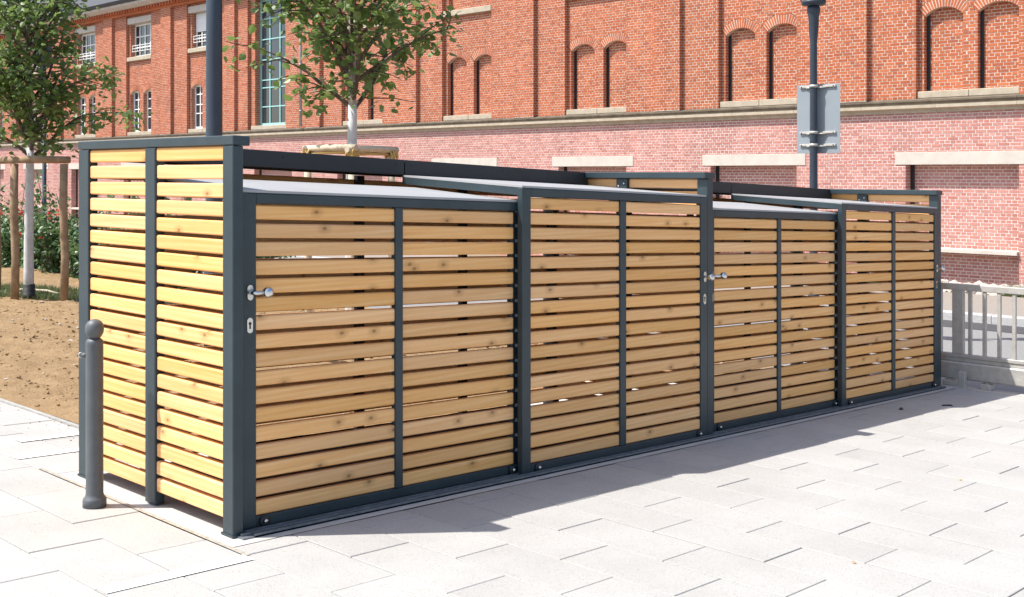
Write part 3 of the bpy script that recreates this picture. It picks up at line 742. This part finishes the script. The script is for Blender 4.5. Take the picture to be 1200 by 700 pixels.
# ------------------------------------------------------------------ gate beside the shelter
gx = 10.60; g0 = gz(gx)
gt = empty('sliding_gate', (gx, 4.4, g0)); tag(gt, 'low galvanised sliding gate with vertical bars beside the shelter end', 'gate')
def gp(name, y0, y1, z0, z1, d=.04, c=.004, mat='galv', xo=0): return MB().cbox(xo - d / 2, xo + d / 2, y0 - 4.4, y1 - 4.4, z0, z1, c).build(name, mat, gt)
YE = -1.6
gp('top_rail', YE, 4.82, .895, .955, .05); gp('mid_rail', YE, 4.82, .265, .30, .05); gp('lower_beam', YE, 4.82, .065, .225, .09, .012); gp('beam_web', YE, 4.82, .226, .264, .03)
gp('bar', 4.58, 4.64, .3005, .8945, .05); gp('panel_post', 4.37, 4.475, .3005, .8945, .05)
y = 4.312
while y > YE: gp('bar', y - .016, y + .016, .3005, .8945, .032, .003); y -= .134
for yy in (4.5, 4.15):
    rb = MB().cbox(-.06, .06, yy - .05 - 4.4, yy + .05 - 4.4, -.004, .05, .006); rb.lathe([(.022, -.03), (.022, .03)], (0, yy - 4.4, .05), 14, 'x'); rb.build('roller_block', 'galv', gt)
gpo = MB().cbox(-.16, -.10, 4.30 - 4.4, 4.36 - 4.4, -.002, .16, .004); gpo.cbox(-.19, -.07, 4.27 - 4.4, 4.39 - 4.4, -.002, .008, .002); gpo.build('stop_bracket', 'galv', gt)
sheet('threshold', 'concrete', 10.445, 10.66, -8, 6.0, -.004)

# ------------------------------------------------------------------ lamp posts and the sign
def at(px, depth):
    u = (px - 600) / 1333; return depth * (FW[0] + u * RT[0]), depth * (FW[1] + u * RT[1])
x, y = at(953.5, 15.0); z0 = gz(x)
lp = empty('lamp_post', (x, y, z0)); tag(lp, 'dark slim lamp post carrying a lantern and a back-turned sign', 'lamp post')
hc = 203 / 1333 * 15 + CAM_Z - z0       # about the height where the frame cuts the lantern
MB().lathe([(.075, -.03), (.075, .55), (.055, .60), (.052, 2.0), (.046, hc - .55), (.052, hc - .50), (.060, hc - .42), (.070, hc - .22), (.085, hc - .16), (.085, hc - .10), (.06, hc - .08)], (0, 0, 0), 20).build('post', 'pole', lp)
MB().lathe([(.05, hc - .09), (.15, hc - .07), (.16, hc - .04), (.16, hc - .015), (.12, hc)], (0, 0, 0), 24).build('lantern_base', 'pole', lp)
MB().lathe([(.12, hc + .002), (.17, hc + .40), (.16, hc + .42)], (0, 0, 0), 24).build('lantern_glass', 'lampglass', lp)
MB().lathe([(.22, hc + .42), (.22, hc + .45), (.12, hc + .55), (.03, hc + .60)], (0, 0, 0), 24).build('lantern_cap', 'pole', lp)
for s_ in (-1, 1): MB().tube([(.0, s_ * .155, hc - .03), (0, s_ * .19, hc + .02), (0, s_ * .205, hc + .25), (0, s_ * .19, hc + .44)], .010, 8).build('lantern_arm', 'pole', lp)
zt, zb_ = CAM_Z + 104 / 1333 * 15.05 - z0, CAM_Z + 23 / 1333 * 15.05 - z0
sg = empty('road_sign', (x, y, z0 + zb_)); tag(sg, 'plain grey back of a rectangular sign clamped to the lamp post', 'sign')
pl_ = MB().cbox(.085, .089, -.335, .295, 0, zt - zb_, .0015); pl_.build('plate', 'signback', sg)
for zz in (.11, .275, zt - zb_ - .03):
    br = MB().cbox(.060, .0845, -.28, .245, zz - .014, zz + .014, .003)
    br.lathe([(.058, -.018), (.058, .018)], (0, 0, zz), 20); o = br.build('bracket', 'galv', sg)
    MB().tube([(.02, -.05, zz - .015), (.075, -.15, zz - .016)], .010, 8).tube([(.02, .05, zz - .015), (.075, .15, zz - .016)], .010, 8).build('strut', 'galv', o)
    for yy in (-.25, .215): MB().lathe([(.008, 0), (.008, .006)], (.054, yy, zz), 8, 'x').build('bolt', 'steel_dark', o)
x, y = at(251, 10.6); z0 = soil_z(x, y)
lp2 = empty('lamp_post', (x, y, z0)); tag(lp2, 'thick dark lamp post rising behind the slatted end wall', 'lamp post')
MB().lathe([(.095, -.15), (.095, .9), (.078, .96), (.074, 3.0), (.066, 5.2)], (0, 0, 0), 24).build('post', 'pole', lp2)
MB().lathe([(.066, 5.2), (.16, 5.25), (.30, 5.36), (.30, 5.40), (.10, 5.50)], (0, 0, 0), 24).build('lamp_head', 'pole', lp2)
x, y = at(52, 25.5); z0 = gz(x) - .045
lp3 = empty('lamp_post', (x, y, z0)); tag(lp3, 'thin far lamp post standing beyond the flowering shrubs', 'lamp post')
MB().lathe([(.065, -.01), (.065, .8), (.045, .86), (.042, 4.4)], (0, 0, 0), 14).build('post', 'pole', lp3)
MB().lathe([(.05, 4.4), (.15, 4.45), (.18, 4.85), (.05, 5.0)], (0, 0, 0), 18).build('lamp_head', 'pole', lp3)

# ------------------------------------------------------------------ trees
LF = np.array([(0, 0, 0), (.30, .22, .05), (.36, .52, .04), (0, 1, -.06), (-.36, .52, .04), (-.30, .22, .05)])
def leaves(pts, sizes, droop=.3):
    n = len(pts); a = rng.uniform(0, 2 * np.pi, n); pitch = rng.normal(-.45, .45, n); roll = rng.normal(0, .6, n)
    ca, sa = np.cos(a), np.sin(a); cp, sp = np.cos(pitch), np.sin(pitch)
    Yd = np.stack([ca * cp, sa * cp, sp], 1); Xd = np.stack([-sa, ca, np.zeros(n)], 1); Zd = np.cross(Xd, Yd)
    cr, sr = np.cos(roll)[:, None], np.sin(roll)[:, None]; X2 = Xd * cr + Zd * sr; Z2 = -Xd * sr + Zd * cr
    V = pts[:, None] + sizes[:, None, None] * (LF[None, :, :1] * X2[:, None] + LF[None, :, 1:2] * Yd[:, None] + LF[None, :, 2:] * Z2[:, None])
    F = (np.array([(0, 1, 2, 3), (0, 3, 4, 5)])[None] + (np.arange(n) * 6)[:, None, None]).reshape(-1, 4)
    return V.reshape(-1, 3), F
def make_tree(name, label, x, y, z0, H, r0, zc0, CR, nb, dens, lsz, white_to, seed, lean=(0, 0), paint='limewash'):
    global rng
    rng = np.random.default_rng(seed); rd = random.Random(seed)
    t = empty(name, (x, y, z0)); tag(t, label, 'tree')
    pts = []; rad = []
    for i in range(15):
        f = i / 14; pts.append(Vector((lean[0] * f + .05 * f * math.sin(f * 9 + seed), lean[1] * f + .05 * f * math.cos(f * 7 + seed), H * f - (.1 if i == 0 else 0)))); rad.append(r0 * (1 - f) ** .75 + .006)
    MB().tube(pts, rad, 12).build('trunk', 'bark', t)
    if white_to:
        k = [p for p in pts if p.z < white_to]; k.append(pts[len(k)].lerp(pts[len(k) - 1], .3) if len(k) < 15 else pts[-1])
        MB().tube(k, [r + .004 for r in rad[:len(k)]], 14).build('limewash_coat', paint, t)
    B = MB(); LP = []
    def trunk_at(z):
        f = max(0, min(.999, z / H)); i = int(f * 14); return pts[i].lerp(pts[i + 1], f * 14 - i), rad[i]
    for b in range(nb):
        f = (b + rd.random() * .7) / nb; z = zc0 + (H * .97 - zc0) * f ** 1.15; az = b * 2.39996 + rd.uniform(-.5, .5)
        base, rb = trunk_at(z); ln = CR * (1.0 - .72 * f ** 1.4) * rd.uniform(.78, 1.12); el = R(rd.uniform(28, 50) + 20 * f)
        d = Vector((math.cos(az) * math.cos(el), math.sin(az) * math.cos(el), math.sin(el))); p = base.copy(); P = [p.copy()]; ns = 8
        for i in range(ns):
            d = (d + Vector((rd.uniform(-.16, .16), rd.uniform(-.16, .16), rd.uniform(-.12, .12) + (.05 if i < 4 else -.10)))).normalized(); p = p + d * (ln * 1.15 / ns); P.append(p.copy())
        rr = min(rb * .55, .024 + .008 * ln); B.tube(P, [rr * (1 - i / (ns + .6)) + .003 for i in range(ns + 1)], 6, False)
        for sb in range(int(5 + 4 * ln)):
            i = rd.randint(2, ns); q = P[i - 1].lerp(P[i], rd.random()); a2 = az + rd.choice((-1, 1)) * rd.uniform(.4, 1.3); e2 = rd.uniform(-.25, .75)
            d2 = Vector((math.cos(a2) * math.cos(e2), math.sin(a2) * math.cos(e2), math.sin(e2))); l2 = ln * rd.uniform(.22, .46); Q = [q.copy()]
            for j in range(5):
                d2 = (d2 + Vector((rd.uniform(-.2, .2), rd.uniform(-.2, .2), rd.uniform(-.2, .08)))).normalized(); q = q + d2 * l2 / 5; Q.append(q.copy())
            B.tube(Q, [.0075 * (1 - j / 6) + .002 for j in range(6)], 5, False)
            for j in range(int(dens * (l2 / .4) ** .8 * rd.uniform(.5, 1.4))):
                u = rd.random() ** .7 * 5; k = min(4, int(u)); c = Q[k].lerp(Q[k + 1], u - k); s_ = .075
                LP.append((c.x + rd.gauss(0, s_), c.y + rd.gauss(0, s_), c.z + rd.gauss(-.015, s_)))
        for j in range(int(dens * .9)):
            u = 2.5 + rd.random() * (ns - 2.6); k = min(ns - 1, int(u)); c = P[k].lerp(P[k + 1], u - k); LP.append((c.x + rd.gauss(0, .06), c.y + rd.gauss(0, .06), c.z + rd.gauss(0, .06)))
    B.build('branches', 'twig', t)
    LP = np.array(LP); V, F = leaves(LP, lsz * rng.uniform(.6, 1.2, len(LP))); o = raw('crown', V, F, 'leaf', t); print(name, len(LP), 'leaves')
    return t
def stakes(name, label, tops, zt, rad, parent_z, bars, mat='stake', barmat='stake', rope=False):
    bx, by = tops[0]; z0 = soil_z(bx, by) - .02; e = empty(name, (bx, by, z0)); tag(e, label, 'stake frame')
    for (xx, yy) in tops:
        dx, dy = xx - bx, yy - by; MB().tube([(dx, dy, -.05), (dx + .012, dy - .01, .6), (dx - .008, dy + .006, 1.3), (dx, dy, zt)], [rad, rad * .97, rad * .98, rad * .92], 12).build('stake', mat, e)
    for (i, j, ov, dz) in bars:
        a = Vector((tops[i][0] - bx, tops[i][1] - by, zt + dz)); b = Vector((tops[j][0] - bx, tops[j][1] - by, zt + dz)); d = (b - a).normalized()
        a -= d * ov; b += d * ov; mid = (a + b) / 2 + Vector((0, 0, .006)); MB().tube([a, mid, b], [rad * .86, rad * .9, rad * .84], 12).build('crossbar', barmat, e)
        if rope:
            for p in (a + d * ov, b - d * ov):
                for q in range(4): 
                    th = [k * 2 * math.pi / 12 for k in range(13)]
                    o_ = d * ((q - 1.5) * .028); MB().tube([p + o_ + Vector((-d.y * math.cos(t_), d.x * math.cos(t_), math.sin(t_))) * rad * 1.22 + Vector((0, 0, -rad * .9 - .02 * abs(q - 1.5))) for t_ in th], .013, 6, False).build('rope', 'rope', e)
            m_ = MB().tube([a + d * ov + Vector((0, 0, -rad * 1.3)), mid + Vector((0, 0, -rad * 1.25)), b - d * ov + Vector((0, 0, -rad * 1.3))], .016, 7).build('rope', 'rope', e)
    return e
x, y = at(34, 16.0)
tl = make_tree('young_tree', 'young leafy tree with whitewashed trunk standing in bare soil', x, y, soil_z(x, y), 5.2, .062, 1.95, 1.24, 44, 17, .105, 2.22, 11)
g = MB().lathe([(.085, -.02), (.088, .06), (.080, .065), (.086, .12), (.078, .125), (.083, .19), (.074, .20)], (0, 0, 0), 16)
o = g.build('trunk_guard', 'black', None, (x, y, soil_z(x, y))); tag(o, 'black plastic guard sleeve around the foot of the whitewashed trunk', 'trunk guard')
P1, P2, P3 = at(17, 15.75), at(75, 15.8), at(-4, 16.45)
zz = soil_z(*P1)
stakes('tree_stake_frame', 'brown timber stake frame around the whitewashed trunk', [P1, P2, P3], 1.90, .056, 0, [(0, 1, .08, .055), (0, 2, .08, .05)], 'stake')
x, y = at(412, 12.6)
make_tree('young_tree', 'young leafy tree with grey trunk growing behind the slatted shelter', x, y, soil_z(x, y), 5.4, .064, 2.5, 1.46, 36, 12.5, .112, 2.32, 23)
zr = CAM_Z + (203 - 177) / 1333 * 12.3
P1, P2, P3 = at(413, 12.15), at(361, 12.55), at(459, 12.6)
stakes('tree_stake_frame', 'pale peeled stake frame lashed with coir rope behind the shelter', [P1, P2, P3], zr - soil_z(*P1), .042, 0, [(0, 1, .06, .05), (0, 2, .08, .035)], 'stake_pale', 'stake_pale', True)

# ------------------------------------------------------------------ shrubs, grass, hose, small things
rng = np.random.default_rng(77)
def shrub(x, y, h, r, fl, label):
    z0 = soil_z(x, y) if x < 10.2 else gz(x); t = empty('flowering_shrub', (x, y, z0)); tag(t, label, 'shrub', 'shrubs along the far edge of the soil bed')
    st = MB(); LP = []
    for i in range(16):
        a = rng.uniform(0, 6.28); rr = r * rng.uniform(.2, 1); hh = h * rng.uniform(.55, 1.0) if i > 2 else h * rng.uniform(1.2, 1.55)
        P = [Vector((.1 * math.cos(a), .1 * math.sin(a), -.05)), Vector((rr * .5 * math.cos(a), rr * .5 * math.sin(a), hh * .5)), Vector((rr * math.cos(a), rr * math.sin(a), hh))]
        st.tube(P, [.014, .009, .004], 5, False)
        for j in range(95 if i > 2 else 60):
            u = rng.random() ** .8 * 2; k = min(1, int(u)); c = P[k].lerp(P[k + 1], u - k); s_ = .11 if i > 2 else .07
            LP.append((c.x + rng.normal(0, s_), c.y + rng.normal(0, s_), max(.03, c.z + rng.normal(0, s_))))
    st.build('stems', 'twig', t); LP = np.array(LP); V, F = leaves(LP, rng.uniform(.06, .13, len(LP))); raw('foliage', V, F, 'shrub', t)
    for i in range(fl):
        a = rng.uniform(0, 6.28); c = Vector((-.52 * FW[0] + r * rng.uniform(-.9, .9) * RT[0], -.52 * FW[1] + r * rng.uniform(-.9, .9) * RT[1], h * rng.uniform(.5, 1.0)))
        q = np.array([tuple(c)] * 12) + rng.normal(0, .022, (12, 3)); V, F = leaves(q, rng.uniform(.045, .075, 12)); raw('flower', V, F, 'flower', t)
n = 0
for i in range(13):
    yy = 14.6 + i * .95 + rng.uniform(-.12, .12); xx = 9.55 + rng.uniform(-.15, .15); px = proj(xx, yy, gz(xx))[0]
    shrub(xx, yy, rng.uniform(1.0, 1.3), .62, 4 if px < 95 else 0, 'leafy green shrub with red blossoms in the row beyond the soil bed' if px < 95 else 'leafy green shrub without blossoms hidden behind the slatted shelter')
def grass(name, label, n, place, h):
    V = np.zeros((n, 3, 3)); 
    for i in range(n):
        x, y, z = place(); a = rng.uniform(0, 6.28); hh = h * rng.uniform(.5, 1.3); wd = .008; l = rng.normal(0, .5 * hh, 2)
        V[i] = [(x - wd * math.cos(a), y - wd * math.sin(a), z - .01), (x + wd * math.cos(a), y + wd * math.sin(a), z - .01), (x + l[0], y + l[1], z + hh)]
    return tag(raw(name, V.reshape(-1, 3), np.arange(n * 3).reshape(-1, 3), 'grass'), label, 'grass', kind='stuff')
def gp1():
    d = rng.uniform(15.9, 17.4); p = at(rng.uniform(-60, 130), d); return p[0], p[1], soil_z(*p)
grass('grass', 'thin strip of young grass behind the whitewashed tree', 9000, gp1, .07)
def gp2():
    yy = rng.choice((rng.uniform(7.6, 9.0), rng.uniform(11.3, 12.2))); return rng.uniform(23.6, 24.2), yy, gz(24) + .03
grass('weeds', 'green weeds growing among the rubble stones', 3500, gp2, .26)
hp = [Vector((*at(px, 16.75), 0)) for px in range(-80, 170, 15)]
for i, p in enumerate(hp): p.z = soil_z(p.x, p.y) + .03 + .015 * math.sin(i)
h_ = MB().tube([p - hp[0] for p in hp], .022, 8).build('garden_hose', 'hose', None, hp[0]); tag(h_, 'pale tan hose lying across the soil behind the stakes', 'hose')
def debris(name, label, cat, x, y, sx, sy, h, mat, rz):
    m = MB().add([(-sx, -sy * .6, 0), (sx * .9, -sy, 0), (sx, sy * .7, 0), (-sx * .8, sy, 0), (-sx * .8, -sy * .4, h), (sx * .7, -sy * .7, h * .8), (sx * .7, sy * .5, h), (-sx * .6, sy * .7, h * .7)], [(0, 3, 2, 1), (4, 5, 6, 7), (0, 1, 5, 4), (1, 2, 6, 5), (2, 3, 7, 6), (3, 0, 4, 7)])
    o = m.build(name, mat, None, (x, y, gz(x) + .001)); o.rotation_euler = (0, math.atan(S), rz); tag(o, label, cat)
def gnd(px, py):
    u = (px - 600) / 1333; dx, dy, v = FW[0] + u * RT[0], FW[1] + u * RT[1], (203 - py) / 1333; t = (-CAM_Z + S * X0) / (v + S * dx); return t * dx, t * dy
for (px, py, a) in ((1056, 480.5, ('pebble', 'small dark pebble on the shaded paving', 'pebble', .022, .016, .018, 'steel_dark', .3)), (1110, 476, ('metal_scrap', 'flat dark scrap of metal lying on the shaded paving', 'scrap', .055, .018, .012, 'steel_dark', -.6)),
                   (1001, 660, ('dry_leaf', 'tiny brown dry leaf on sunlit paving', 'leaf', .014, .008, .005, 'stake', .9)), (1125, 563, ('dry_leaf', 'small yellow dry leaf on sunlit paving far from the doors', 'leaf', .014, .01, .005, 'rope', .2))):
    x, y = gnd(px, py); debris(a[0], a[1], a[2], x, y, *a[3:])
